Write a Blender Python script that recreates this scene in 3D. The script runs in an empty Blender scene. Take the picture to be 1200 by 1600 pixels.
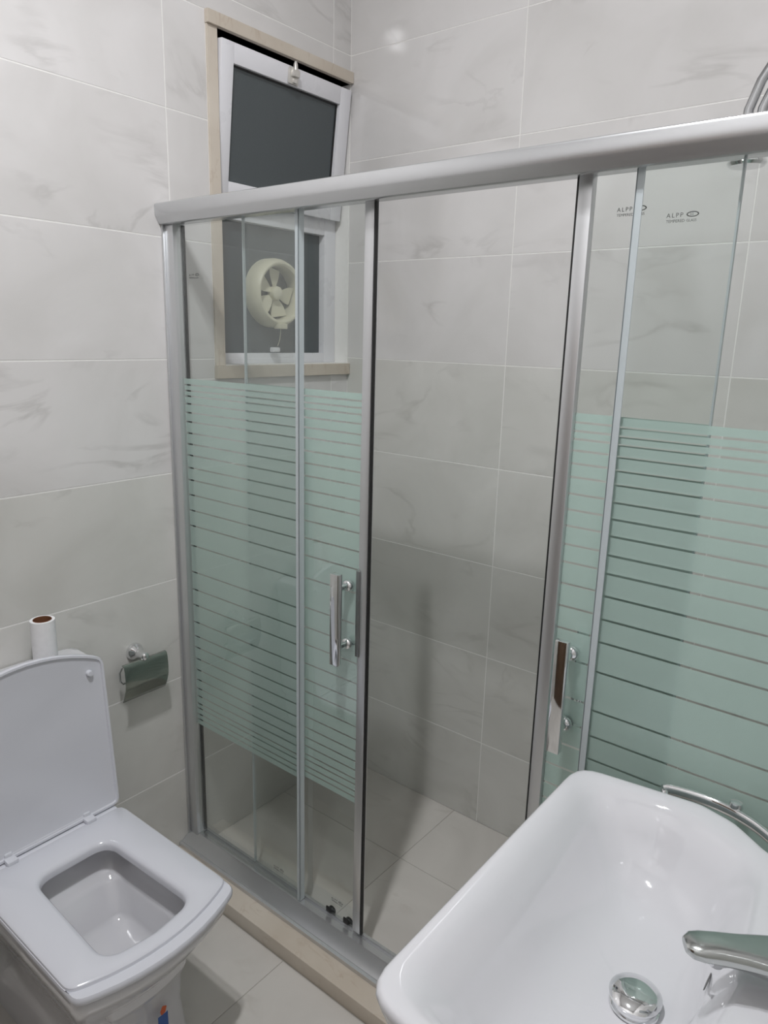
import bpy, bmesh, math, random
from mathutils import Vector, Matrix
random.seed(7)
PI = math.pi
C = bpy.context.scene.collection
S = bpy.context.scene

# ------------------------------------------------------------------ camera
cam_d = bpy.data.cameras.new('camera')
cam = bpy.data.objects.new('camera', cam_d); C.objects.link(cam)
yaw, pitch, roll = 2.2384, -0.2390, 0.0260
fw = Vector((math.cos(pitch)*math.cos(yaw), math.cos(pitch)*math.sin(yaw), math.sin(pitch)))
rt = fw.cross(Vector((0, 0, 1))).normalized(); up = rt.cross(fw)
rt2 = math.cos(roll)*rt + math.sin(roll)*up; up2 = -math.sin(roll)*rt + math.cos(roll)*up
M = Matrix((rt2, up2, -fw)).transposed().to_4x4()
M.translation = (1.6403, -1.1712, 1.5655)
cam.matrix_world = M
cam_d.sensor_fit = 'VERTICAL'; cam_d.sensor_height = 36; cam_d.lens = 1131.7/1600*36
cam_d.clip_start = 0.01
S.camera = cam
# ------------------------------------------------------------------ world, exposure
w = bpy.data.worlds.new('night'); S.world = w; w.use_nodes = True
w.node_tree.nodes['Background'].inputs[0].default_value = (0.05, 0.06, 0.08, 1)
w.node_tree.nodes['Background'].inputs[1].default_value = 0.3
S.view_settings.view_transform = 'Standard'; S.view_settings.look = 'None'
S.view_settings.gamma = 1; S.view_settings.use_curve_mapping = False
S.view_settings.exposure = 0.0
BULB = 1360.0
LAMP = ((0.97, -0.75), (1.05, -0.87))    # the two bulbs, x y
CEIL = 3.12

# ------------------------------------------------------------------ dimensions
W, D, Y0 = 1.76, 0.689, -1.6      # right wall, shower back wall, wall behind the camera

# ------------------------------------------------------------------ materials
def mat(name, col=(.8,.8,.8), rough=.5, metal=0.0, **kw):
    m = bpy.data.materials.new(name); m.use_nodes = True
    b = m.node_tree.nodes['Principled BSDF']
    b.inputs['Base Color'].default_value = (*col, 1)
    b.inputs['Roughness'].default_value = rough
    b.inputs['Metallic'].default_value = metal
    for k, v in kw.items(): b.inputs[k.replace('_', ' ')].default_value = v
    return m
def nd(m, t, **kw):
    n = m.node_tree.nodes.new(t)
    for k, v in kw.items(): setattr(n, k, v)
    return n
def lk(m, a, b): m.node_tree.links.new(a, b)

def fine(m, scale=60, amt=.06, rough_amt=.06, stretch=(1,1,1), bump=0):
    """slight procedural unevenness of colour and gloss"""
    b = m.node_tree.nodes['Principled BSDF']
    tc = nd(m, 'ShaderNodeTexCoord'); mp = nd(m, 'ShaderNodeMapping'); mp.inputs['Scale'].default_value = stretch
    nz = nd(m, 'ShaderNodeTexNoise'); nz.inputs['Scale'].default_value = scale; nz.inputs['Detail'].default_value = 4
    lk(m, tc.outputs['Object'], mp.inputs[0]); lk(m, mp.outputs[0], nz.inputs[0])
    c = Vector(b.inputs['Base Color'].default_value[:3])
    mx = nd(m, 'ShaderNodeMix', data_type='RGBA')
    mx.inputs[6].default_value = (*(c*(1-amt)), 1); mx.inputs[7].default_value = (*[min(1, v*(1+amt)) for v in c], 1)
    lk(m, nz.outputs[0], mx.inputs[0]); lk(m, mx.outputs[2], b.inputs['Base Color'])
    r = b.inputs['Roughness'].default_value
    mr = nd(m, 'ShaderNodeMapRange'); mr.inputs[3].default_value = max(0, r-rough_amt/2); mr.inputs[4].default_value = r+rough_amt/2
    lk(m, nz.outputs[0], mr.inputs[0]); lk(m, mr.outputs[0], b.inputs['Roughness'])
    if bump:
        bp = nd(m, 'ShaderNodeBump'); bp.inputs['Strength'].default_value = bump; bp.inputs['Distance'].default_value = .001
        lk(m, nz.outputs[0], bp.inputs['Height']); lk(m, bp.outputs[0], b.inputs['Normal'])
    return m

def marble(name, base, dark, vein, rough=.15, scale=1.0, veinamt=.5, rot=.6):
    m = mat(name, base, rough)
    b = m.node_tree.nodes['Principled BSDF']
    b.inputs['Specular IOR Level'].default_value = .45
    tc = nd(m, 'ShaderNodeTexCoord'); oi = nd(m, 'ShaderNodeObjectInfo')
    ml = nd(m, 'ShaderNodeVectorMath', operation='MULTIPLY'); ml.inputs[1].default_value = (17.3, 31.7, 23.1)
    ad = nd(m, 'ShaderNodeVectorMath', operation='ADD')
    lk(m, oi.outputs['Random'], ml.inputs[0]); lk(m, tc.outputs['Object'], ad.inputs[0]); lk(m, ml.outputs[0], ad.inputs[1])
    mp = nd(m, 'ShaderNodeMapping'); mp.inputs['Rotation'].default_value = (rot, -rot, rot); mp.inputs['Scale'].default_value = (scale, scale*2.2, scale)
    lk(m, ad.outputs[0], mp.inputs[0])
    n1 = nd(m, 'ShaderNodeTexNoise'); n1.inputs['Scale'].default_value = 3.2; n1.inputs['Detail'].default_value = 6; n1.inputs['Distortion'].default_value = .6
    n2 = nd(m, 'ShaderNodeTexNoise'); n2.inputs['Scale'].default_value = 2.6; n2.inputs['Detail'].default_value = 8; n2.inputs['Distortion'].default_value = 1.4
    lk(m, ad.outputs[0], n1.inputs[0]); lk(m, mp.outputs[0], n2.inputs[0])
    r1 = nd(m, 'ShaderNodeValToRGB'); r1.color_ramp.elements[0].position = .35; r1.color_ramp.elements[1].position = .68
    r1.color_ramp.elements[0].color = (*dark, 1); r1.color_ramp.elements[1].color = (*base, 1)
    lk(m, n1.outputs[0], r1.inputs[0])
    r2 = nd(m, 'ShaderNodeValToRGB'); e = r2.color_ramp.elements
    e[0].position = .455; e[0].color = (0,0,0,1); e[1].position = .55; e[1].color = (0,0,0,1)
    p = e.new(.502); p.color = (1,1,1,1)
    lk(m, n2.outputs[0], r2.inputs[0])
    n3 = nd(m, 'ShaderNodeTexNoise'); n3.inputs['Scale'].default_value = 4.5
    lk(m, mp.outputs[0], n3.inputs[0])
    m3 = nd(m, 'ShaderNodeMapRange'); m3.inputs[1].default_value = .5; m3.inputs[2].default_value = .72
    lk(m, n3.outputs[0], m3.inputs[0])
    mu = nd(m, 'ShaderNodeMath', operation='MULTIPLY'); lk(m, r2.outputs[0], mu.inputs[0]); lk(m, m3.outputs[0], mu.inputs[1])
    mu2 = nd(m, 'ShaderNodeMath', operation='MULTIPLY'); lk(m, mu.outputs[0], mu2.inputs[0]); mu2.inputs[1].default_value = veinamt
    mx = nd(m, 'ShaderNodeMix', data_type='RGBA'); mx.inputs[7].default_value = (*vein, 1)
    lk(m, mu2.outputs[0], mx.inputs[0]); lk(m, r1.outputs[0], mx.inputs[6]); lk(m, mx.outputs[2], b.inputs['Base Color'])
    return m

def s2l(*c): return tuple((v/255/12.92 if v/255 < .04045 else ((v/255+.055)/1.055)**2.4) for v in c)
TILE_L = marble('light_wall_tile', s2l(228,226,225), s2l(215,213,211), s2l(172,169,166), veinamt=.4, rough=.055)
TILE_G = marble('grey_wall_tile', s2l(223,222,218), s2l(209,208,203), s2l(158,156,150), veinamt=.3, rough=.055)
TILE_F = marble('floor_tile', s2l(218,214,208), s2l(203,199,193), s2l(160,150,138), rough=.28, veinamt=.25)
CREAM = marble('cream_marble', s2l(216,207,194), s2l(201,190,175), s2l(180,160,140), rough=.25, scale=3, veinamt=.5)
GROUT = fine(mat('white_grout', s2l(240,239,236), .45), 80)
WHITE = fine(mat('white_paint', (.82,.82,.81), .7), 30)
ALU = fine(mat('satin_aluminium', (.62,.63,.64), .25, .75), 300, .015, .015, (.01,1,1))
ALUV = fine(mat('satin_aluminium_upright', (.64,.65,.66), .32, .8), 300, .015, .02, (1,1,.01))
CHROME = fine(mat('chrome', (.82,.83,.84), .06, 1.0), 20, .02, .02)
PORC = fine(mat('white_porcelain', (.70,.70,.725), .06), 8, .01, .02)
PORC.node_tree.nodes['Principled BSDF'].inputs['Coat Weight'].default_value = .5
SEATM = fine(mat('white_seat_plastic', (.70,.71,.76), .13), 8, .01, .04)
PVC = fine(mat('white_window_frame', (.8,.8,.83), .28), 12, .02, .05)
BLACK = fine(mat('black_rubber', (.012,.012,.012), .5), 60)
CREAMPL = fine(mat('aged_ivory_plastic', s2l(222,217,194), .4), 20, .04)
DARKG = mat('dark_obscured_window_glass', (.078,.092,.097), .34); fine(DARKG, 350, .12, .1, bump=.25)
NIGHT = mat('outside_dark', (.02,.022,.025), .9)
BROWN = fine(mat('brown_cardboard', s2l(120,78,52), .8), 90)
PAPER = fine(mat('white_paper', (.85,.85,.86), .9), 90)
BIN = fine(mat('dark_brown_plastic', s2l(58,44,36), .4), 40)
BLUE = fine(mat('blue_print', s2l(44,90,160), .4), 40); ORANGE = fine(mat('orange_print', s2l(205,92,38), .4), 40)
INK = fine(mat('grey_ink', (.06,.065,.06), .6), 60)
SEAL = mat('clear_plastic_seal', (.62,.68,.7), .3); fine(SEAL, 40, .03)
SEAL.node_tree.nodes['Principled BSDF'].inputs['Alpha'].default_value = .8
WATER = mat('water', (.75,.78,.78), .02); 

def glass_mat(name, tint):
    m = bpy.data.materials.new(name); m.use_nodes = True; nt = m.node_tree; nt.nodes.remove(nt.nodes['Principled BSDF'])
    o = nt.nodes['Material Output']
    t = nd(m, 'ShaderNodeBsdfTransparent'); t.inputs[0].default_value = (*tint, 1)
    g = nd(m, 'ShaderNodeBsdfGlossy'); g.inputs['Roughness'].default_value = .02
    f = nd(m, 'ShaderNodeFresnel'); f.inputs[0].default_value = 1.4
    sc = nd(m, 'ShaderNodeMath', operation='MULTIPLY'); sc.inputs[1].default_value = .2
    mx = nd(m, 'ShaderNodeMixShader')
    lk(m, f.outputs[0], sc.inputs[0]); lk(m, sc.outputs[0], mx.inputs[0]); lk(m, t.outputs[0], mx.inputs[1]); lk(m, g.outputs[0], mx.inputs[2]); lk(m, mx.outputs[0], o.inputs[0])
    return m
GLASS = glass_mat('pale_green_glass', (.962,.977,.970))
def frost_mat():
    m = bpy.data.materials.new('frosted_print'); m.use_nodes = True; nt = m.node_tree; nt.nodes.remove(nt.nodes['Principled BSDF'])
    o = nt.nodes['Material Output']
    t = nd(m, 'ShaderNodeBsdfTransparent'); t.inputs[0].default_value = (.88,.95,.93,1)
    d = nd(m, 'ShaderNodeBsdfDiffuse'); d.inputs[0].default_value = (.84,.96,.925,1)
    l = nd(m, 'ShaderNodeBsdfTranslucent'); l.inputs[0].default_value = (.78,.92,.88,1)
    tc = nd(m, 'ShaderNodeTexCoord'); nz = nd(m, 'ShaderNodeTexNoise'); nz.inputs['Scale'].default_value = 700
    mr = nd(m, 'ShaderNodeMapRange'); mr.inputs[3].default_value = .58; mr.inputs[4].default_value = .66
    lk(m, tc.outputs['Object'], nz.inputs[0]); lk(m, nz.outputs[0], mr.inputs[0])
    a = nd(m, 'ShaderNodeMixShader'); a.inputs[0].default_value = .28
    b = nd(m, 'ShaderNodeMixShader')
    lk(m, d.outputs[0], a.inputs[1]); lk(m, l.outputs[0], a.inputs[2])
    lk(m, mr.outputs[0], b.inputs[0]); lk(m, t.outputs[0], b.inputs[1]); lk(m, a.outputs[0], b.inputs[2]); lk(m, b.outputs[0], o.inputs[0])
    return m
FROST = frost_mat()
EMIT = bpy.data.materials.new('lit_bulb'); EMIT.use_nodes = True
_e = nd(EMIT, 'ShaderNodeEmission'); _e.inputs[0].default_value = (.97, .975, 1, 1); _e.inputs[1].default_value = BULB
lk(EMIT, _e.outputs[0], EMIT.node_tree.nodes['Material Output'].inputs[0])

# ------------------------------------------------------------------ helpers
ORG = {}
def tag(o, label=None, cat=None, group=None, kind=None):
    if label: o['label'] = label
    if cat: o['category'] = cat
    if group: o['group'] = group
    if kind: o['kind'] = kind
    return o
def thing(name, loc, label=None, cat=None, group=None, kind=None):
    o = bpy.data.objects.new(name, None); C.objects.link(o); o.location = loc; o.empty_display_size = .05
    ORG[o] = Vector(loc)
    return tag(o, label, cat, group, kind)
def obj(name, bm, m, parent=None, origin=None, smooth=None):
    """link one mesh object; geometry is given in world coordinates"""
    org = ORG[parent] if parent else Vector(origin or (0,0,0))
    bmesh.ops.recalc_face_normals(bm, faces=bm.faces)
    if smooth is not None:
        for f in bm.faces: f.smooth = True
    me = bpy.data.meshes.new(name)
    bm.transform(Matrix.Translation(-org)); bm.to_mesh(me); bm.free()
    if smooth: me.set_sharp_from_angle(angle=math.radians(smooth))
    me.materials.append(m)
    o = bpy.data.objects.new(name, me); C.objects.link(o)
    if parent: o.parent = parent; ORG[o] = org
    else: o.location = org; ORG[o] = org
    return o
def box(bm, x0, x1, y0, y1, z0, z1, bev=0, seg=2):
    b = bmesh.new() if bev else bm
    vs = [b.verts.new(p) for p in ((x0,y0,z0),(x1,y0,z0),(x1,y1,z0),(x0,y1,z0),(x0,y0,z1),(x1,y0,z1),(x1,y1,z1),(x0,y1,z1))]
    for f in ((0,3,2,1),(4,5,6,7),(0,1,5,4),(1,2,6,5),(2,3,7,6),(3,0,4,7)): b.faces.new([vs[i] for i in f])
    if bev:
        bmesh.ops.bevel(b, geom=b.edges[:], offset=bev, segments=seg, affect='EDGES', profile=.5)
        add(bm, b)
    return bm
def add(bm, b, mx=None):
    if mx is not None: b.transform(mx)
    t = bpy.data.meshes.new('t'); b.to_mesh(t); b.free(); bm.from_mesh(t); bpy.data.meshes.remove(t)
def prism(bm, pts, axis, a0, a1):
    """extrude a closed 2D outline along an axis ('x': pts are (y,z); 'y': (x,z); 'z': (x,y))"""
    def P(q, a): return {'x': (a,q[0],q[1]), 'y': (q[0],a,q[1]), 'z': (q[0],q[1],a)}[axis]
    A = [bm.verts.new(P(q,a0)) for q in pts]; B = [bm.verts.new(P(q,a1)) for q in pts]
    n = len(pts)
    for i in range(n): bm.faces.new((A[i],A[(i+1)%n],B[(i+1)%n],B[i]))
    bm.faces.new(A[::-1]); bm.faces.new(B)
    return bm
def tube(bm, pts, r, n=16, caps=True):
    pts = [Vector(p) for p in pts]
    rs = r if isinstance(r, (list, tuple)) else [r]*len(pts)
    t0 = (pts[1]-pts[0]).normalized(); u = t0.orthogonal().normalized(); rings = []
    for i, p in enumerate(pts):
        t = (pts[min(i+1,len(pts)-1)]-pts[max(i-1,0)]).normalized()
        u = (u - t*u.dot(t)).normalized(); v = t.cross(u)
        rings.append([bm.verts.new(p+(u*math.cos(2*PI*k/n)+v*math.sin(2*PI*k/n))*rs[i]) for k in range(n)])
    for a, b in zip(rings, rings[1:]):
        for k in range(n): bm.faces.new((a[k],a[(k+1)%n],b[(k+1)%n],b[k]))
    if caps: bm.faces.new(rings[0][::-1]); bm.faces.new(rings[-1])
    return bm
def lathe(bm, prof, origin, axis=(0,0,1), n=32, sx=1, sy=1):
    """prof: (radius, height) pairs"""
    q = Vector((0,0,1)).rotation_difference(Vector(axis)).to_matrix(); o = Vector(origin); rings = []
    for r, h in prof:
        if r < 1e-6: rings.append([bm.verts.new(o+q@Vector((0,0,h)))])
        else: rings.append([bm.verts.new(o+q@Vector((sx*r*math.cos(2*PI*k/n), sy*r*math.sin(2*PI*k/n), h))) for k in range(n)])
    for a, b in zip(rings, rings[1:]):
        for k in range(n):
            f = [a[k%len(a)], a[(k+1)%len(a)], b[(k+1)%len(b)], b[k%len(b)]]
            f2 = []
            for v in f:
                if v not in f2: f2.append(v)
            if len(f2) > 2: bm.faces.new(f2)
    return bm
def fillet(pts, rad, seg=6):
    out = []; n = len(pts)
    for i, p in enumerate(pts):
        r = rad[i] if isinstance(rad, (list,tuple)) else rad
        p = Vector(p); a = Vector(pts[i-1])-p; b = Vector(pts[(i+1)%n])-p
        if r <= 0: out.append(tuple(p)); continue
        an = a.angle(b); d = min(r/math.tan(an/2), a.length*.48, b.length*.48)
        A = p+a.normalized()*d; B = p+b.normalized()*d
        for k in range(seg+1):
            t = k/seg; out.append(tuple((1-t)**2*A+2*t*(1-t)*p+t*t*B))
    return out
def resample(loop, c, n=96):
    c = Vector(c); L = [Vector(p)-c for p in loop]; out = []
    for k in range(n):
        a = 2*PI*k/n; d = Vector((math.cos(a), math.sin(a))); best = None
        for i in range(len(L)):
            p, q = L[i], L[(i+1)%len(L)]; e = q-p
            den = d.x*e.y-d.y*e.x
            if abs(den) < 1e-12: continue
            t = (p.x*e.y-p.y*e.x)/den; s = (p.x*d.y-p.y*d.x)/den
            if t > 0 and -1e-6 <= s <= 1+1e-6 and (best is None or t > best): best = t
        out.append(c+d*best)
    return out
def loft(bm, rings, cap0=False, cap1=False, closed=False):
    R = [[bm.verts.new(p) for p in r] for r in rings]; n = len(R[0])
    pr = list(zip(R, R[1:])) + ([(R[-1], R[0])] if closed else [])
    for a, b in pr:
        for k in range(n): bm.faces.new((a[k],a[(k+1)%n],b[(k+1)%n],b[k]))
    if cap0: bm.faces.new(R[0][::-1])
    if cap1: bm.faces.new(R[-1])
    return bm
def scl(loop, c, s):
    return [(c[0]+(p[0]-c[0])*s[0], c[1]+(p[1]-c[1])*s[1]) for p in loop]
def inset(loop, d):
    n = len(loop); out = []
    for i in range(n):
        a, p, b = Vector(loop[i-1]), Vector(loop[i]), Vector(loop[(i+1)%n])
        t = (b-a).normalized(); out.append(p + Vector((-t.y, t.x))*d)
    return out
def lift(loop, z): return [(p[0], p[1], z) for p in loop]

# ------------------------------------------------------------------ room shell: backing walls with single tiles as parts
JT, TH, PR = .0024, .008, .0005     # joint width, tile thickness, how far a tile stands proud of the grout
_tm = {}
def tile_mesh(w_, h_, m):
    """a tile lying in local xy, front towards +z, slightly eased edges"""
    key = (round(w_,4), round(h_,4), m.name)
    if key not in _tm:
        bm = bmesh.new(); a, b, e = w_/2, h_/2, .0009
        lo = [(-a,-b),(a,-b),(a,b),(-a,b)]
        loft(bm, [[(x,y,0) for x,y in lo], [(x,y,TH-e*.7) for x,y in lo], [(x-math.copysign(e,x), y-math.copysign(e,y), TH) for x,y in lo]], True, True)
        bmesh.ops.recalc_face_normals(bm, faces=bm.faces)
        me = bpy.data.meshes.new('tile'); bm.to_mesh(me); bm.free(); me.materials.append(m); _tm[key] = me
    return _tm[key]
def cut(r, h):
    """rectangle r minus hole h -> list of rectangles (u0,u1,v0,v1)"""
    u0,u1,v0,v1 = r; a0,a1,b0,b1 = h
    if a1 <= u0 or a0 >= u1 or b1 <= v0 or b0 >= v1: return [r]
    out = []
    if v0 < b0: out.append((u0,u1,v0,b0))
    if b1 < v1: out.append((u0,u1,b1,v1))
    c0, c1 = max(v0,b0), min(v1,b1)
    if u0 < a0: out.append((u0,a0,c0,c1))
    if a1 < u1: out.append((a1,u1,c0,c1))
    return out
def tiles(parent, us, vs, mx, pick, hole=None):
    """mx maps (u, v, n) to world, n away from the wall surface"""
    for i in range(len(us)-1):
        for j in range(len(vs)-1):
            rs = [(us[i],us[i+1],vs[j],vs[j+1])]
            if hole: rs = cut(rs[0], hole)
            for u0,u1,v0,v1 in rs:
                w_, h_ = u1-u0-JT, v1-v0-JT
                if w_ < .006 or h_ < .006: continue
                o = bpy.data.objects.new('tile', tile_mesh(w_, h_, pick(i, j))); C.objects.link(o); o.parent = parent
                o.matrix_local = Matrix.Translation(-ORG[parent]) @ mx @ Matrix.Translation(((u0+u1)/2, (v0+v1)/2, -TH+PR*random.uniform(.8,1.15)))
def grid(a, b, off, step):
    g = [a]; k = math.floor((a-off)/step)+1
    while off+k*step < b-1e-4: g.append(off+k*step); k += 1
    return g+[b]
VZ = grid(0, CEIL, -.009, .3)
REC = TH   # grout plane is the wall plane; backing slab has its face recessed so tiles sit in it
def wallbm(): return bmesh.new()
WX0, WX1, WZ0, WZ1 = .17, .687, 1.474, 2.312      # window opening: y range and z range
# left wall (x = 0), with the window opening
wl = thing('wall_left', (0, Y0, 0), kind='structure')
bm = bmesh.new()
for a in ((Y0, WX0, 0, CEIL), (WX1, D+.12, 0, CEIL), (WX0, WX1, 0, WZ0), (WX0, WX1, WZ1, CEIL)):
    box(bm, -.14, 0, a[0], a[1], a[2], a[3])
obj('grout', bm, GROUT, wl)
MXL = Matrix(((0,0,1,0),(1,0,0,0),(0,1,0,0),(0,0,0,1)))
tiles(wl, grid(Y0, D, .01, .6), VZ, MXL, lambda i,j: TILE_L if j >= 4 else TILE_G, (.137, D, 1.437, 2.342))
# back wall of the shower (y = D)
wb = thing('wall_back', (0, D, 0), kind='structure')
obj('grout', box(bmesh.new(), 0, W, D, D+.12, 0, CEIL), GROUT, wb)
MXB = Matrix(((1,0,0,0),(0,0,-1,D),(0,1,0,0),(0,0,0,1)))
tiles(wb, grid(0, W, 0, .6), VZ, MXB, lambda i,j: TILE_L if j >= 5 else TILE_G)
# right wall (x = W) and the wall behind the camera
wr = thing('wall_right', (W, Y0, 0), kind='structure')
obj('grout', box(bmesh.new(), W, W+.12, Y0, D+.12, 0, CEIL), GROUT, wr)
MXR = Matrix(((0,0,-1,W),(1,0,0,0),(0,1,0,0),(0,0,0,1)))
tiles(wr, grid(Y0, D, .01, .6), VZ, MXR, lambda i,j: TILE_L if j >= 4 else TILE_G)
wf = thing('wall_front', (0, Y0, 0), kind='structure')
obj('grout', box(bmesh.new(), -.14, W+.12, Y0-.12, Y0, 0, CEIL), GROUT, wf)
MXF = Matrix(((1,0,0,0),(0,0,1,Y0),(0,1,0,0),(0,0,0,1)))
tiles(wf, grid(0, W, 0, .6), VZ, MXF, lambda i,j: TILE_L if j >= 4 else TILE_G)
# brown door in the wall behind the camera
DX0, DX1, DH = .22, 1.06, 2.05
dr = thing('door_1', ((DX0+DX1)/2, Y0+.001, 0), kind='structure')
WOOD = marble('brown_wood', s2l(104,82,62), s2l(84,64,48), s2l(60,44,32), rough=.35, scale=.8)
bm = bmesh.new()
for q in ((DX0-.06,DX0,0,DH),(DX1,DX1+.06,0,DH),(DX0-.06,DX1+.06,DH,DH+.06)): box(bm, q[0], q[1], Y0+.0012, Y0+.028, q[2]+.0003, q[3], .003)
obj('door_frame', bm, WOOD, dr, smooth=40)
bm = bmesh.new(); box(bm, DX0+.003, DX1-.003, Y0+.0012, Y0+.014, .008, DH-.003, .002)
for z0, z1 in ((.14,.92),(1.08,1.92)): box(bm, DX0+.12, DX1-.12, Y0+.013, Y0+.020, z0, z1, .006)
obj('door_leaf', bm, WOOD, dr, smooth=40)
bm = bmesh.new(); tube(bm, [(DX1-.06,Y0+.013,1.0),(DX1-.06,Y0+.055,1.0),(DX1-.07,Y0+.062,1.0),(DX1-.17,Y0+.062,1.0)], .009, 14); obj('door_handle', bm, CHROME, dr, smooth=60)
# floor
fl = thing('floor', (0, Y0, 0), kind='structure')
obj('grout', box(bmesh.new(), -.14, W+.12, Y0-.12, D+.12, -.1, -.0006), fine(mat('grey_grout', s2l(176,172,165), .8), 80), fl)
MXZ = Matrix.Identity(4)
tiles(fl, grid(0, W, .512, .6), [y for y in grid(.03, D, .385, .6)], MXZ, lambda i,j: TILE_F)
tiles(fl, grid(0, W, .512, .6), grid(Y0, -.11, -.11, .6), MXZ, lambda i,j: TILE_F)
# ceiling
ce = obj('ceiling', box(bmesh.new(), -.14, W+.12, Y0-.12, D+.12, CEIL, CEIL+.1), WHITE, origin=(0,Y0,CEIL)); tag(ce, kind='structure')

# marble threshold under the enclosure
bm = bmesh.new(); box(bm, .0012, W-.002, -.109, .03, -.0005, .045, .002)
th = obj('trim_1', bm, CREAM, origin=(0,-.04,0), smooth=40); tag(th, kind='structure')

# marble surround of the window
tr = thing('trim_2', (0, .42, WZ0), kind='structure')
bm = bmesh.new(); box(bm, -.06, .006, .137, .17, 1.472, 2.312, .001); obj('jamb', bm, CREAM, tr)
bm = bmesh.new(); box(bm, -.06, .014, .135, D-.0015, 2.312, 2.343, .001); obj('lintel', bm, CREAM, tr)
bm = bmesh.new(); box(bm, -.06, .014, .135, D-.0015, 1.437, 1.472, .001); obj('sill', bm, CREAM, tr)

# ------------------------------------------------------------------ window: frame, tilted upper sash, lower light with fan
wn = thing('window_1', (-.08, .42, WZ0), kind='structure')
XF = -.055     # room face of the frame
bm = bmesh.new(); fwid = .034
box(bm, XF-.05, XF, .17, .17+fwid, WZ0, WZ1, .0015)
box(bm, XF-.05, XF, .686-.052, .686, WZ0, WZ1, .0015)
box(bm, XF-.05, XF, .17+fwid, .686-.052, WZ0, WZ0+.030, .0015)
box(bm, XF-.05, XF, .17+fwid, .686-.052, WZ1-.03, WZ1, .0015)
obj('window_frame', bm, PVC, wn, smooth=40)
bm = bmesh.new(); box(bm, XF-.05, XF, .17+fwid, .686-.052, 1.872, 1.925, .0015)
obj('transom', bm, PVC, wn, smooth=40)
obj('pane', box(bmesh.new(), XF-.03, XF-.024, .17+fwid-.004, .686-.052+.004, WZ0+.026, 1.876), DARKG, wn)
# upper sash: hinged at the bottom, leaning into the room at the top
SL = .345
sash_mx = Matrix.Translation((XF+.001, 0, 1.92)) @ Matrix.Rotation(math.radians(6.5), 4, 'Y')
def sash_part(name, boxes, m, bev=.002):
    b = bmesh.new()
    for q in boxes: box(b, *q, bev)
    b.transform(sash_mx); return obj(name, b, m, wn, smooth=40)
sw = .042
sash_part('sash', [(0,.028,.176,.176+sw,0,SL+.03),(0,.028,.676-sw-.005,.676,0,SL+.03),(0,.0279,.176+sw,.676-sw-.005,0,.045),(0,.0279,.176+sw,.676-sw-.005,SL-.018,SL+.03)], PVC)
sash_part('sash_pane', [(.008,.014,.176+sw-.003,.676-sw-.005+.003,.042,SL-.015)], DARKG, 0)
sash_part('gasket', [(.0145,.0165,.176+sw,.176+sw+.003,.045,SL-.018),(.0145,.0165,.676-sw-.010,.676-sw-.005,.045,SL-.018),(.0145,.0165,.176+sw,.676-sw-.005,SL-.023,SL-.018)], BLACK, 0)
# latch at the middle of the upper rail
b = bmesh.new(); box(b, .028,.036,.408,.444,SL-.016,SL+.026,.002); box(b, .034,.048,.414,.438,SL+.002,SL+.020,.003); box(b,.034,.044,.419,.433,SL-.014,SL-.002,.002)
tube(b, [(.040,.426,SL+.018),(.038,.426,SL+.034),(.038,.426,SL+.042)], [.007,.006,.003], 12)
b.transform(sash_mx); la = obj('latch', b, fine(mat('latch_metal', (.68,.66,.62), .35, .5), 40), wn, smooth=40)

# exhaust fan in the lower pane
FC = Vector((XF-.024, .416, 1.682)); FR = .101
fan = thing('exhaust_fan', FC, 'round ivory exhaust fan with open blades set in the lower window pane', 'fan')
bm = bmesh.new()
lathe(bm, [(FR,0),(FR,.026),(FR*.985,.036),(FR*.93,.049),(FR*.88,.054),(FR*.84,.054),(FR*.79,.050),(FR*.775,.04),(FR*.77,.004),(FR*.77,0)], FC, (1,0,0), 64)
obj('housing', bm, CREAMPL, fan, smooth=35)
obj('back_grille', lathe(bmesh.new(), [(FR*.76,.0),(FR*.76,.002),(0,.002)], FC, (1,0,0), 48), fine(mat('fan_backing', (.05,.052,.045), .6), 50), fan)
bm = bmesh.new(); lathe(bm, [(.020,.012),(.021,.030),(.0195,.037),(.014,.041),(.006,.042),(0,.042)], FC, (1,0,0), 32)
obj('hub', bm, CREAMPL, fan, smooth=35)
for k in range(5):
    a0 = math.radians((88,150,218,285,355)[k]); b = bmesh.new(); n = 7; top=[]; bot=[]
    for i in range(n+1):
        t = i/n; r = .019+(.073-.019)*t; hw = .008+.017*math.sin(t*PI*.60); tw = math.radians(34-10*t)
        row = []
        for s in (-1, 1):
            row.append(FC+Vector((.021+s*hw*math.sin(tw)*.55, 0, 0))+Vector((0, math.cos(a0), math.sin(a0)))*r*(1-.08*(t==1)*(s==-1))+Vector((0, -math.sin(a0), math.cos(a0)))*hw*s)
        top.append([b.verts.new(v) for v in row]); bot.append([b.verts.new(v-Vector((.0022,0,0))) for v in row])
    for i in range(n):
        b.faces.new((top[i][0],top[i][1],top[i+1][1],top[i+1][0])); b.faces.new((bot[i][0],bot[i+1][0],bot[i+1][1],bot[i][1]))
        b.faces.new((top[i][0],top[i+1][0],bot[i+1][0],bot[i][0])); b.faces.new((top[i][1],bot[i][1],bot[i+1][1],top[i+1][1]))
    b.faces.new((top[0][0],bot[0][0],bot[0][1],top[0][1])); b.faces.new((top[n][0],top[n][1],bot[n][1],bot[n][0]))
    obj('blade', b, CREAMPL, fan, smooth=40)
bm = bmesh.new(); box(bm, FC.x+.035, FC.x+.062, FC.y-.018, FC.y+.016, FC.z-FR-.004, FC.z-FR+.012, .002)
obj('cord_outlet', bm, CREAMPL, fan, smooth=40)
bm = bmesh.new(); tube(bm, [(FC.x+.05, FC.y-.002, FC.z-FR-.004), (FC.x+.048, FC.y-.004, FC.z-FR-.035), (FC.x+.044, FC.y-.010, WZ0+.052)], .0009, 6)
obj('pull_cord', bm, CREAMPL, fan)
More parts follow.
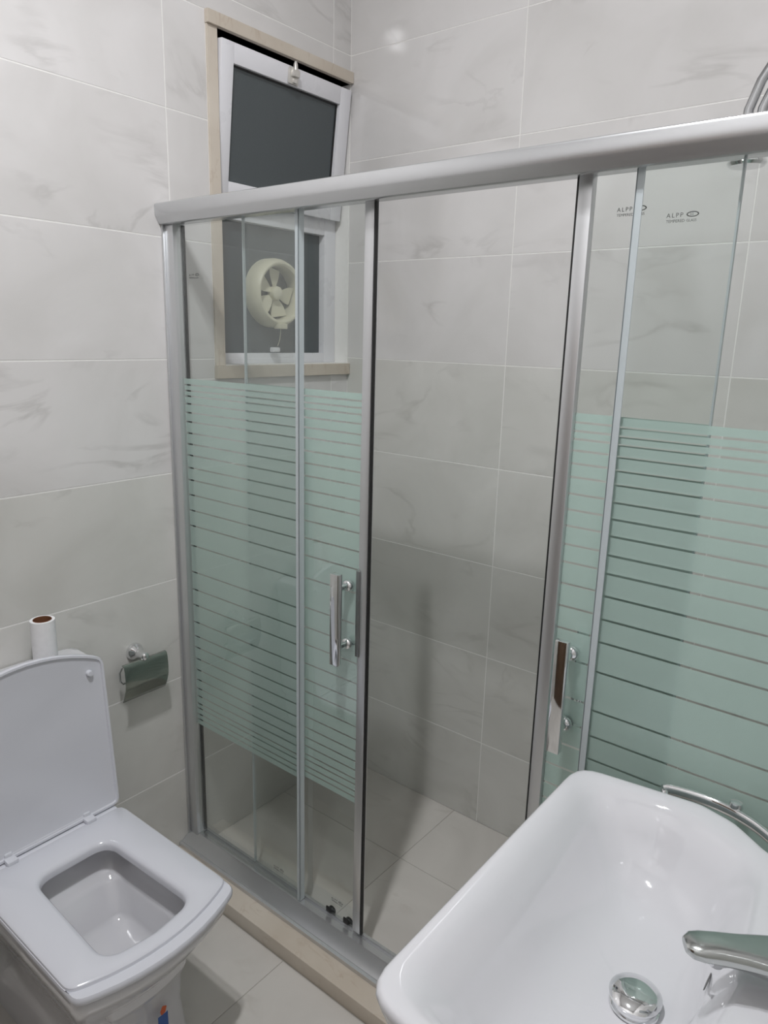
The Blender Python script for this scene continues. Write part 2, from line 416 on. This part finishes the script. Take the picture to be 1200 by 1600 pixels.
bm = bmesh.new(); box(bm, FC.x+.034, FC.x+.052, FC.y-.034, FC.y-.006, WZ0+.034, WZ0+.048, .003); obj('cord_pull', bm, PVC, fan, smooth=40)

# ------------------------------------------------------------------ shower enclosure
XR = W-.001
en = thing('shower_enclosure', (W/2, 0, .0455), 'satin aluminium shower enclosure with striped frosted glass and two sliding doors on a cream threshold', 'shower enclosure')
HT, HB = 1.868, 1.819
prof = [(-.022,HB),(-.026,HB+.002),(-.0352,HB+.019),(-.036,HB+.0215),(-.0364,HB+.025),(-.0368,HB+.043),(-.0355,HB+.0465),(-.031,HT),(.001,HT),(.021,HB+.010),(.021,HB+.003),(-.016,HB+.003),(-.018,HB)]
bm = bmesh.new(); prism(bm, prof, 'x', .0015, XR); obj('header_rail', bm, ALU, en, smooth=30)
prof = [(-.053,.0455),(-.053,.057),(-.046,.059),(-.042,.057),(-.012,.078),(-.009,.083),(.008,.083),(.008,.076),(.018,.076),(.018,.083),(.026,.083),(.026,.066),(.028,.0455)]
bm = bmesh.new(); prism(bm, prof, 'x', .0015, XR); obj('bottom_rail', bm, ALU, en, smooth=25)
for x0, x1, sgn in ((.0015, .040, 1), (XR-.0385, XR, -1)):
    bm = bmesh.new(); box(bm, x0, x1, -.014, .024, .078, HB+.02, .0025)
    if sgn > 0: box(bm, x0, x0+.005, -.020, -.012, .0456, HB+.035, .001)
    obj('wall_profile', bm, ALUV, en, smooth=40)
    bm = bmesh.new(); xa = x1 if sgn > 0 else x0-.004; box(bm, xa, xa+.004, .012, .020, .085, HB, .0005)
    obj('profile_gasket', bm, BLACK, en)
LINES = [1.428,1.413,1.399,1.379,1.356,1.332,1.302,1.273,1.243,1.209,1.176,1.135,1.092,1.049,.992,.916,.865,.819,.768,.725,.691,.656,.622,.591,.563,.539,.515,.500,.481,.465]
def frost(parent, x0, x1, y0, y1):
    bm = bmesh.new(); zs = [1.444]
    for z in LINES: zs += [z+.0021, z-.0021]
    zs.append(.449)
    for i in range(0, len(zs), 2): box(bm, x0, x1, y0, y1, zs[i+1], zs[i])
    return obj('frosted_stripes', bm, FROST, parent)
def text_bm(bm, s, x, y, z, size, sp=1.0):
    cu = bpy.data.curves.new('t', 'FONT'); cu.body = s; cu.size = size; cu.space_character = sp; cu.resolution_u = 2; cu.extrude = 0.0001/1
    o = bpy.data.objects.new('t', cu); C.objects.link(o)
    bpy.context.view_layer.update()
    me = bpy.data.meshes.new_from_object(o.evaluated_get(bpy.context.evaluated_depsgraph_get()))
    b = bmesh.new(); b.from_mesh(me); bpy.data.objects.remove(o); bpy.data.curves.remove(cu); bpy.data.meshes.remove(me)
    add(bm, b, Matrix.Translation((x,y,z)) @ Matrix.Rotation(PI/2, 4, 'X'))
def marking(parent, x, z, y, k=1.0):
    bm = bmesh.new()
    text_bm(bm, 'ALPP', x, y, z+.0075*k, .0095*k, 1.35)
    text_bm(bm, 'TEMPERED', x, y, z, .0062*k, .98)
    text_bm(bm, 'GLASS', x+.031*k, y, z, .0056*k)
    ring = [(x+.040*k+.0095*k*math.cos(a), z+.0108*k+.0042*k*math.sin(a)) for a in [2*PI*i/24 for i in range(24)]]
    rin = [(x+.040*k+.0075*k*math.cos(a), z+.0108*k+.0028*k*math.sin(a)) for a in [2*PI*i/24 for i in range(24)]]
    o1=[bm.verts.new((p[0],y,p[1])) for p in ring]; i1=[bm.verts.new((p[0],y,p[1])) for p in rin]
    for i in range(24): bm.faces.new((o1[i],o1[(i+1)%24],i1[(i+1)%24],i1[i]))
    text_bm(bm, 'SG', x+.0355*k, y, z+.0092*k, .005*k)
    obj('glass_marking', bm, INK, parent)
for (x0, x1, lab) in ((.0405, .466, 0), (1.196, XR-.039, 1)):
    p = obj('fixed_panel', box(bmesh.new(), x0, x1, -.003, .003, .0835, HB+.028), GLASS, en)
    frost(p, x0+.001, x1-.001, .0031, .0035)
    xe = x1 if lab == 0 else x0
    bm = bmesh.new()
    if lab == 0: box(bm, x1-.008, x1+.003, -.0055, -.0032, .084, HB+.01, .0006); box(bm, x1+.0003, x1+.003, -.0055, .012, .084, HB+.01, .0006)
    else: box(bm, x0-.003, x0+.010, -.0055, -.0032, .084, HB+.01, .0006); box(bm, x0-.003, x0-.0003, -.0055, .012, .084, HB+.01, .0006)
    obj('edge_seal', bm, SEAL, p)
    if lab == 0: marking(p, .365, .132, -.0034, .8); marking(p, .085, 1.690, -.0034, .8)
    else: marking(p, 1.244, 1.740, -.0034, .95)

def sliding_door(x0, x1, side):
    """side +1: stile at the right end (x1), -1: at the left end (x0)"""
    DY = .013
    g0, g1 = (x0, x1-.028) if side > 0 else (x0+.028, x1)
    zb, zt = .092, HB+.007
    p = obj('sliding_door', box(bmesh.new(), g0, g1, DY, DY+.006, zb, zt), GLASS, en)
    frost(p, g0+.001, g1-.001, DY+.0061, DY+.0065)
    if side > 0: marking(p, .566, .132, DY-.0004, .8)
    else: marking(p, 1.160, 1.757, DY-.0004, .95)
    sx0, sx1 = (x1-.030, x1-.006) if side > 0 else (x0+.006, x0+.030)
    bm = bmesh.new(); box(bm, sx0, sx1, DY-.0055, DY+.0115, zb-.002, zt, .0012); obj('stile', bm, ALUV, p, smooth=40)
    if side > 0:
        bm = bmesh.new(); box(bm, sx0-.005, sx0+.006, DY-.0085, DY-.0056, .845, 1.052, .001); obj('finger_pull', bm, fine(mat('dark_aluminium', (.25,.26,.26), .35, .7), 60), p, smooth=40)
    gx0, gx1 = (x1-.0062, x1-.0015) if side > 0 else (x0+.0022, x0+.0062)
    bm = bmesh.new(); box(bm, gx0+.0005*(side>0), gx1-.0005*(side<0), DY-.0045, DY+.0035, zb-.004, zt, .001); obj('magnetic_gasket', bm, BLACK, p)
    bm = bmesh.new(); xe = g0 if side > 0 else g1
    box(bm, xe-.0015, xe+.0015, DY-.0005, DY+.0065, zb, zt); obj('edge_strip', bm, SEAL, p)
    hx = x1-.062 if side > 0 else x0+.066
    for yb, ys, s in ((DY-.052, DY, -1), (DY+.058, DY+.006, 1)):
        y0, y1 = (yb, yb+.015) if s < 0 else (yb-.015, yb)
        bm = bmesh.new(); box(bm, hx-.0125, hx+.0125, y0, y1, .828, 1.048, .002)
        for hz in (.868, 1.010):
            ya = y1 if s < 0 else y0; L_ = abs(ys-ya)
            lathe(bm, [(0,0),(.0075,0),(.0075,L_-.014),(.012,L_-.012),(.0145,L_-.007),(.0145,L_-.003),(.012,L_-.0003),(0,L_-.0003)], (hx, ya, hz), (0,1 if s < 0 else -1,0), 20)
        obj('handle', bm, CHROME, p, smooth=40)
    for rx in ((x1-.055, x1-.115) if side > 0 else (x0+.055, x0+.115)):
        bm = bmesh.new(); lathe(bm, [(0,0),(.011,0),(.012,.002),(.012,.006),(0,.006)], (rx, DY+.007, .0885), (0,1,0), 24)
        box(bm, rx-.008, rx+.008, DY-.0042, DY-.0003, .092, .108, .001)
        obj('roller', bm, BLACK, p, smooth=40)
sliding_door(.268, .673, 1)
sliding_door(1.088, 1.34, -1)

# ------------------------------------------------------------------ shower arm above the header
sh = thing('overhead_shower', (W-.001, .35, 1.93), 'chrome double tube shower arm curving over the aluminium header at right', 'shower')
XA = 1.262
def arc(x0, z0, x1, z1, y, n=14):
    pts = []
    cx, r = (x0+x1)/2, (x1-x0)/2
    for i in range(n+1):
        a = PI - PI*i/n; pts.append((cx+r*math.cos(a), y, z0+(z1-z0)*i/n+ r*1.0*math.sin(a)))
    return pts
bm = bmesh.new(); tube(bm, [(1.248,.35,1.93),(1.250,.35,1.975)]+[(1.265,.35,2.02),(1.29,.35,2.062),(1.33,.35,2.10),(1.39,.35,2.125),(1.47,.35,2.13),(1.56,.35,2.115),(1.66,.35,2.09),(W-.001,.35,2.08)], .0088, 16); PIPE = fine(mat('dull_chrome', (.5,.51,.52), .2, 1), 30, .03); obj('upper_tube', bm, PIPE, sh, smooth=60)
bm = bmesh.new(); tube(bm, [(1.268,.352,1.93),(1.273,.352,1.975),(1.285,.352,2.005),(1.31,.352,2.04),(1.345,.352,2.07),(1.40,.352,2.092),(1.47,.352,2.096),(1.56,.352,2.083),(1.66,.352,2.062),(W-.001,.352,2.052)], .0088, 16); obj('lower_tube', bm, PIPE, sh, smooth=60)
bm = bmesh.new(); lathe(bm, [(0,-.045),(.030,-.045),(.034,-.040),(.030,-.028),(.014,-.010),(.014,.012),(0,.012)], (1.258,.35,1.925), (0,0,1), 32); obj('shower_head', bm, CHROME, sh, smooth=40)
bm = bmesh.new(); lathe(bm, [(.04,0),(.04,.004),(.032,.012),(0,.012)], (W-.0002,.351,2.066), (-1,0,0), 32); obj('wall_flange', bm, CHROME, sh, smooth=40)

# ------------------------------------------------------------------ toilet
TY = -.508
to = thing('toilet', (.30, TY, 0), 'white close-coupled toilet with open square lid leaning on its cistern', 'toilet')
def seat_outline(x0, x1, hw, bulge, rb, rf):
    """D shaped square seat outline: x0 hinge side, x1 front middle"""
    n = 10; pts = [(x0, -hw*.985), ]; rad = [rb]
    xs = x1-bulge
    pts.append((xs, -hw)); rad.append(rf)
    for i in range(1, n):
        t = i/n; y = -hw+2*hw*t; pts.append((xs+bulge*(1-(2*t-1)**2), y)); rad.append(0)
    pts.append((xs, hw)); rad.append(rf); pts.append((x0, hw*.985)); rad.append(rb)
    return [(p[0], p[1]+TY) for p in fillet(pts, rad, 7)]
NR = 168
bc = (.42, TY)
def out(x0, x1, hw, bulge, rb=.03, rf=.06, c=bc): return resample(seat_outline(x0, x1, hw, bulge, rb, rf), c, NR)
def hol(x0, x1, hw, bulge=.02, r=.06, c=bc, z=None):
    return resample(seat_outline(x0, x1, hw, bulge, r, r), c, NR)
# ceramic body: foot, bowl flare, rim, and the inside of the bowl
bm = bmesh.new()
R = [lift(out(.03,.515,.118,.02,.03,.05,(.3,TY)), .0), lift(out(.03,.515,.118,.02,.03,.05,(.3,TY)), .03), lift(out(.03,.505,.113,.02,.03,.05,(.3,TY)), .12),
     lift(out(.03,.515,.118,.025,.03,.06,(.3,TY)), .20), lift(out(.03,.545,.138,.03,.03,.06,(.3,TY)), .26), lift(out(.03,.592,.158,.035,.03,.06,(.3,TY)), .32),
     lift(out(.03,.622,.168,.037,.03,.055,(.3,TY)), .365), lift(out(.03,.630,.171,.038,.03,.055,(.3,TY)), .392), lift(out(.034,.624,.167,.038,.03,.055,(.3,TY)), .400)]
loft(bm, R, True)
top = [bm.verts[i] for i in range(0)]
bm.verts.ensure_lookup_table()
n0 = len(bm.verts)
I = [lift(out(.034,.624,.167,.038,.03,.055,(.3,TY)), .400), lift(hol(.225,.590,.128,.022,.06,(.3,TY)), .401), lift(hol(.232,.582,.122,.02,.06,(.4,TY)), .393), lift(hol(.232,.584,.124,.02,.06,(.4,TY)), .345), lift(hol(.265,.566,.104,.018,.05,(.4,TY)), .325),
     lift(hol(.275,.56,.098,.016,.045,(.4,TY)), .318), lift(hol(.305,.555,.092,.014,.04,(.42,TY)), .255), lift(hol(.315,.552,.086,.012,.04,(.42,TY)), .243), lift(hol(.40,.50,.05,.01,.03,(.45,TY)), .235)]
loft(bm, I, False, True)
bmesh.ops.remove_doubles(bm, verts=bm.verts, dist=.0004)
obj('bowl', bm, PORC, to, smooth=75)
# water
wa = obj('water', lathe(bmesh.new(), [(0,.247),(.052,.247)], (.51,TY,0), (0,0,1), 32, .75, 1.35), glass_mat('clear_water', (.93,.95,.95)), to)
# seat
def slab(bm, outer, inner, z0, z1, e=.004):
    rings = [lift(inset(outer, e*.6), z0), lift(outer, z0+e), lift(outer, z1-e), lift(inset(outer, e*.35), z1-e*.35), lift(inset(outer, e*1.2), z1),
             lift(inset(inner, -e*1.6), z1), lift(inset(inner, -e*.5), z1-e*.5), lift(inner, z1-e*1.6), lift(inner, z0)]
    return loft(bm, rings, closed=True)
ctr = (.42, TY)
hole = resample(fillet([(.262,TY-.085),(.56,TY-.098),(.572,TY),(.56,TY+.098),(.262,TY+.085),(.262,TY)], [.06,.045,0,.045,.06,0], 8), ctr, NR)
oseat = resample(seat_outline(.175,.640,.180,.042,.022,.055), ctr, NR)
otop = resample(seat_outline(.176,.612,.179,.040,.022,.05), ctr, NR)
bm = bmesh.new()
rings = [lift(inset(oseat,.002), .402), lift(oseat,.405), lift(oseat,.413), lift(inset(oseat,.003),.417), lift([a.lerp(b,.75) for a,b in zip([Vector(p) for p in oseat],[Vector(p) for p in otop])],.4165),
         lift(inset(otop,.0005),.4150), lift(inset(otop,.002),.421), lift(inset(otop,.007),.4245), lift(inset(hole,-.012),.423), lift(inset(hole,-.004),.420), lift(hole,.414), lift(hole,.402)]
loft(bm, rings, closed=True)
obj('seat', bm, SEATM, to, smooth=40)
# lid, standing open and leaning on the cistern
bm = bmesh.new()
lc = (.22, TY)
lo = resample(seat_outline(0, .425, .180, .045, .02, .05), lc, NR)
rr = [lift(inset(lo,.004),-.018), lift(lo,-.012), lift(lo,-.002), lift(inset(lo,.0015),.001), lift(inset(lo,.0065),.001), lift(inset(lo,.0085),-.003), lift(inset(lo,.0105),-.0035)]
loft(bm, rr, True, True)
LM = Matrix.Translation((.168, 0, .424)) @ Matrix.Rotation(math.radians(-90-5.5), 4, 'Y') @ Matrix.Scale(-1, 4, (0,0,1))
bm.transform(LM); lid = obj('lid', bm, SEATM, to, smooth=35)
for s in (-1, 1):
    b = bmesh.new(); lathe(b, [(.0075,-.0035),(.0075,.003),(.006,.006),(0,.0068)], (.352, TY+s*.142, 0), (0,0,1), 20); b.transform(LM)
    obj('bumper', b, SEATM, lid, smooth=40)
    b = bmesh.new(); box(b, .160, .188, TY+s*.092-.012, TY+s*.092+.012, .421, .433, .003); box(b, .142, .168, TY+s*.092-.009, TY+s*.092+.009, .424, .441, .004)
    obj('hinge', b, SEATM, to, smooth=40)
b = bmesh.new(); box(b, .122, .180, TY-.165, TY+.165, .4015, .4215, .004); obj('hinge_bar', b, SEATM, to, smooth=40)
b = bmesh.new(); tube(b, [(.160,TY-.10,.4315),(.160,TY+.10,.4315)], .0055, 12); obj('hinge_rod', b, SEATM, to, smooth=60)
# cistern
def rrect(x0,x1,y0,y1,r): return fillet([(x0,y0),(x1,y0),(x1,y1),(x0,y1)], r, 6)
bm = bmesh.new(); c0 = (.06, TY)
def rq(x0,x1,hw,r): return resample(rrect(x0,x1,TY-hw,TY+hw,r), c0, 72)
loft(bm, [lift(rq(.004,.112,.150,.02),.40), lift(rq(.004,.114,.155,.02),.46), lift(rq(.004,.106,.168,.025),.765)], True, True)
obj('cistern', bm, PORC, to, smooth=50)
bm = bmesh.new()
loft(bm, [lift(rq(.004,.108,.170,.025),.765), lift(rq(.003,.110,.173,.025),.770), lift(rq(.003,.110,.173,.025),.788), lift(rq(.006,.106,.169,.025),.796), lift(rq(.015,.095,.155,.025),.799)], True, True)
obj('cistern_lid', bm, PORC, to, smooth=50)
# printed label on the foot
bm = bmesh.new(); box(bm, .5235, .5243, TY+.026, TY+.050, .110, .150); 
st = obj('blue_sticker', bm, BLUE, to)
bm = bmesh.new(); 
prism(bm, fillet([(TY-.014,.108),(TY+.016,.128),(TY+.018,.138),(TY-.004,.130)], .003), 'x', .5235, .5243); obj('blue_sticker', bm, BLUE, to)
bm = bmesh.new(); prism(bm, fillet([(TY+.034,.150),(TY+.044,.152),(TY+.048,.166),(TY+.038,.172),(TY+.032,.160)], .003), 'x', .5235, .5243); obj('orange_sticker', bm, ORANGE, to)

# paper roll on the cistern
pr = thing('toilet_roll', (.06, -.430, .8008), 'nearly finished white toilet roll standing on the cistern', 'toilet roll')
bm = bmesh.new(); lathe(bm, [(.0205,0),(.027,0),(.027,.108),(.0205,.108),(.0205,0)], (.06,-.430,.8008), (0,0,1), 40); obj('paper', bm, PAPER, pr, smooth=40)
bm = bmesh.new(); lathe(bm, [(.019,0),(.0203,0),(.0203,.109),(.019,.109),(.019,0)], (.06,-.430,.8008), (0,0,1), 40); obj('cardboard_core', bm, BROWN, pr, smooth=40)

# paper holder on the wall
ph = thing('toilet_paper_holder', (0, -.155, .66), 'small chrome toilet paper holder with flap on the left wall', 'paper holder')
bm = bmesh.new(); lathe(bm, [(.024,.0011),(.024,.006),(.020,.014),(.013,.022),(.010,.034),(.010,.046),(.012,.052),(.009,.058),(0,.060)], (0,-.165,.722), (1,0,0), 32); obj('wall_mount', bm, CHROME, ph, smooth=60)
bm = bmesh.new(); tube(bm, [(.046,-.230,.712),(.046,-.100,.712)], .004, 12); tube(bm, [(.046,-.165,.712),(.048,-.165,.724)], .006, 12); obj('hinge_rod', bm, CHROME, ph, smooth=60)
bm = bmesh.new(); pf = [(.048,.717),(.052,.716),(.056,.712),(.0585,.700),(.060,.680),(.060,.662),(.058,.648),(.053,.634),(.047,.620),(.041,.608)]
pf2 = [(x-.0016, z-.0004) for x, z in pf]
L = [(bm.verts.new((x,-.230,z)), bm.verts.new((x,-.100,z)), bm.verts.new((u,-.230,v)), bm.verts.new((u,-.100,v))) for (x,z),(u,v) in zip(pf,pf2)]
for a, b in zip(L, L[1:]):
    bm.faces.new((a[0],a[1],b[1],b[0])); bm.faces.new((a[2],b[2],b[3],a[3])); bm.faces.new((a[0],b[0],b[2],a[2])); bm.faces.new((a[1],a[3],b[3],b[1]))
bm.faces.new((L[0][0],L[0][2],L[0][3],L[0][1])); bm.faces.new((L[-1][0],L[-1][1],L[-1][3],L[-1][2]))
obj('flap', bm, fine(mat('chrome_dark_reflection', (.36,.38,.35), .1, 1), 30, .03), ph, smooth=50)  # chrome flap; the dark reflection is put into its base colour
bm = bmesh.new(); tube(bm, [(.046,-.228,.712),(.030,-.228,.690),(.030,-.228,.665),(.032,-.222,.657),(.034,-.105,.657)], .003, 10); obj('roll_bar', bm, CHROME, ph, smooth=60)

# dark brown bin left of the toilet
bn = thing('waste_bin', (.17, -.86, 0), 'dark brown bin on the floor left of the toilet at the frame edge', 'bin')
bm = bmesh.new(); lathe(bm, [(0,.001),(.078,.001),(.085,.02),(.100,.26),(.103,.27),(.098,.27),(.082,.02),(0,.012)], (.17,-.86,0), (0,0,1), 40); obj('body', bm, BIN, bn, smooth=40)
bm = bmesh.new(); lathe(bm, [(.104,.262),(.106,.272),(.1,.288),(.05,.300),(0,.302)], (.17,-.86,0), (0,0,1), 40); obj('lid', bm, BIN, bn, smooth=40)

# ------------------------------------------------------------------ wash basin
BY, BZ = -.3675, .85
ba = thing('washbasin', (W-.001, BY, .30), 'white porcelain washbasin with rounded corners on the right wall', 'washbasin')
def basin_outline(k=0.0):
    h = [(1.230,-.283),(1.232,.283),(1.33,.305),(1.42,.318),(1.475,.300),(1.525,.262),(1.60,.228),(W-.001,.210)]
    pts = [(1.220,-.287),(1.33,-.303),(1.42,-.315),(1.475,-.300),(1.525,-.262),(1.60,-.228),(W-.001,-.21),(W-.001,.21),(1.60,.228),(1.525,.262),(1.475,.300),(1.42,.315),(1.33,.303),(1.220,.287)]
    rad = [.05,.1,.06,.06,.06,.06,.005,.005,.06,.06,.06,.06,.1,.05]
    return [(x, y+BY) for x, y in fillet(pts, rad, 8)]
NB = 144; bcc = (1.45, BY)
bo = resample(basin_outline(), bcc, NB)
def inner(x0, x1, h0, h1, r0=.06, r1=.08, c=bcc):
    pts = [(x0,BY-h0),(1.40,BY-h1),(x1-.02,BY-h1*.80),(x1,BY),(x1-.02,BY+h1*.80),(1.40,BY+h1),(x0,BY+h0)]
    return resample(fillet(pts, [r0,.15,r1,.05,r1,.15,r0], 9), c, NB)
bm = bmesh.new()
def S2(s, z, c=(1.60, BY)): return lift([Vector(c)+(Vector(p)-Vector(c))*s for p in bo], z)
under = [S2(.50,.60), S2(.62,.62), S2(.80,.68), S2(.93,.76), S2(.975,.815), S2(.995,.838)]
for rg in under:      # keep the back flat against the wall
    for i, p in enumerate(rg):
        if p[0] > W-.004: rg[i] = (W-.001, p[1], p[2])
rim = [lift(bo, .846), lift(inset(bo,.002), .851), lift(inset(bo,.006), .8545), lift(inset(bo,.011), .8545)]
ins = [inner(1.239,1.556,.270,.292,.05,.08), inner(1.248,1.549,.262,.284,.05,.08), inner(1.262,1.540,.250,.272,.055,.08), inner(1.290,1.518,.232,.252,.06,.09), inner(1.315,1.508,.212,.228,.07,.1), inner(1.350,1.497,.180,.195,.08,.1), inner(1.385,1.480,.12,.13,.07,.07), inner(1.425,1.455,.03,.03,.02,.02)]
zz = [.8535,.8500,.8400,.806,.770,.746,.734,.731]
rings = under+rim+[lift(i_, z) for i_, z in zip(ins, zz)]
loft(bm, rings, True, True)
obj('bowl', bm, PORC, ba, smooth=60)
bm = bmesh.new(); pc = (1.62, BY)
def pq(x0,x1,hw): return resample(rrect(x0,x1,BY-hw,BY+hw,.05), pc, 48)
loft(bm, [lift(pq(1.50,W-.001,.085),.30), lift(pq(1.51,W-.001,.085),.36), lift(pq(1.48,W-.001,.11),.55), lift(pq(1.44,W-.001,.14),.64)], True, True)
obj('semi_pedestal', bm, PORC, ba, smooth=60)
# overflow slot and waste
bm = bmesh.new(); b2 = bmesh.new(); lathe(b2, [(.0,.0),(.010,.0),(.011,.001),(.0,.0012)], (0,0,0), (0,0,1), 24, .38, 1.5)
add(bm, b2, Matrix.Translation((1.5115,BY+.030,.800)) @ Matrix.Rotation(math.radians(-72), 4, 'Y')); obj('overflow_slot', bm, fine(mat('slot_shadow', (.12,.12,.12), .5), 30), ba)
bm = bmesh.new(); lathe(bm, [(.024,.0),(.031,.0),(.032,.002),(.031,.004),(.029,.0045),(.029,.010),(.0325,.014),(.033,.018),(.028,.0225),(.015,.0255),(0,.0265)], (1.436,BY+.005,.7318), (0,0,1), 48)
obj('pop_up_waste', bm, CHROME, ba, smooth=35)

# mixer tap
FX, FY = 1.612, -.350
fa = thing('mixer_tap', (FX, FY, .853), 'chrome single lever mixer tap on the back of the basin', 'tap')
bm = bmesh.new(); lathe(bm, [(0,0),(.028,0),(.028,.004),(.024,.010),(.0225,.02),(.023,.036),(.021,.042),(0,.043)], (FX,FY,.8535), (0,0,1), 40); obj('body', bm, CHROME, fa, smooth=40)
bm = bmesh.new()
sp = [(FX-.010,FY,.874),(FX-.035,FY-.004,.878),(FX-.060,FY-.008,.877),(FX-.080,FY-.012,.872),(FX-.092,FY-.014,.864),(FX-.094,FY-.014,.857)]
tube(bm, sp, [.017,.016,.0145,.013,.012,.0115], 20); obj('spout', bm, CHROME, fa, smooth=50)
bm = bmesh.new()     # lever: a flat paddle
ang = math.radians(211); dv = Vector((math.cos(ang), math.sin(ang), 0)); pv = Vector((-dv.y, dv.x, 0))
rg = []
for t, hw, th_, dz in ((-.030,.008,.006,-.004),(-.022,.021,.010,0),(0,.028,.012,.001),(.025,.0285,.011,.002),(.05,.026,.010,.003),(.075,.0215,.011,.004),(.100,.0195,.011,.005),(.118,.019,.010,.005),(.129,.0165,.009,.005),(.136,.010,.005,.005)):
    c = Vector((FX, FY, .903+dz))+dv*t
    rg.append([c+pv*hw*math.copysign(abs(math.cos(a))**.7, math.cos(a))+Vector((0,0,1))*th_*math.copysign(abs(math.sin(a))**.8, math.sin(a)) for a in [2*PI*k/24 for k in range(24)]])
loft(bm, rg, True, True); obj('lever', bm, fine(mat('dull_lever_chrome', (.55,.57,.56), .17, 1), 30, .03), fa, smooth=50)

# chrome curved towel rail beyond the basin
tw = thing('towel_rail', (1.45, -.012, .84), 'curved chrome towel rail behind the far edge of the basin by the glass', 'towel rail')
path = [(1.352,-.034,.838),(1.362,-.028,.840),(1.40,-.022,.841),(1.445,-.022,.841),(1.49,-.036,.841),(1.535,-.064,.841),(1.60,-.100,.841),(1.68,-.122,.841),(W-.0012,-.13,.841)]
def smooth_path(p, n=6):
    P = [Vector(p[0])]+[Vector(q) for q in p]+[Vector(p[-1])]; o = []
    for i in range(1, len(P)-2):
        for k in range(n):
            t = k/n; o.append(.5*((2*P[i])+(-P[i-1]+P[i+1])*t+(2*P[i-1]-5*P[i]+4*P[i+1]-P[i+2])*t*t+(-P[i-1]+3*P[i]-3*P[i+1]+P[i+2])*t**3))
    return o+[P[-1]]
sp_ = smooth_path(path); bm = bmesh.new(); rr = []
for i, p in enumerate(sp_):
    t = (sp_[min(i+1,len(sp_)-1)]-sp_[max(i-1,0)]).normalized(); nrm = Vector((-t.y, t.x, 0)).normalized()
    rr.append([p+nrm*.006*math.cos(a)+Vector((0,0,1))*.010*math.sin(a) for a in [2*PI*k/16 for k in range(16)]])
loft(bm, rr, True, True); obj('rail', bm, CHROME, tw, smooth=60)
bm = bmesh.new(); tube(bm, [(1.356,-.032,.838),(1.360,-.040,.832),(1.364,-.052,.826)], .006, 12); obj('end_bracket', bm, CHROME, tw, smooth=60)
bm = bmesh.new(); lathe(bm, [(0,-.009),(.009,-.007),(.011,0),(.009,.007),(0,.009)], (1.462,-.018,.850), (0,0,1), 24); obj('knob', bm, CHROME, tw, smooth=60)

# ------------------------------------------------------------------ ceiling lamp
lm = thing('ceiling_lamp', ((LAMP[0][0]+LAMP[1][0])/2, (LAMP[0][1]+LAMP[1][1])/2, CEIL), 'white ceiling lamp with two small round spots', 'lamp')
cx, cy = (LAMP[0][0]+LAMP[1][0])/2, (LAMP[0][1]+LAMP[1][1])/2
bm = bmesh.new(); lathe(bm, [(.12,0),(.12,.008),(.11,.02),(0,.022)], (cx,cy,CEIL), (0,0,-1), 40); obj('base_plate', bm, WHITE, lm, smooth=40)
for x, y in LAMP:
    bm = bmesh.new(); lathe(bm, [(0,0),(.044,0),(.044,.034),(.040,.036),(.0345,.036),(.033,.030),(0,.030)], (x,y,CEIL-.018), (0,0,-1), 32); obj('socket', bm, WHITE, lm, smooth=40)
    bm = bmesh.new(); lathe(bm, [(.0325,0),(.031,.003),(.02,.005),(0,.006)], (x,y,CEIL-.0485), (0,0,-1), 32); obj('lit_lens', bm, EMIT, lm, smooth=60)
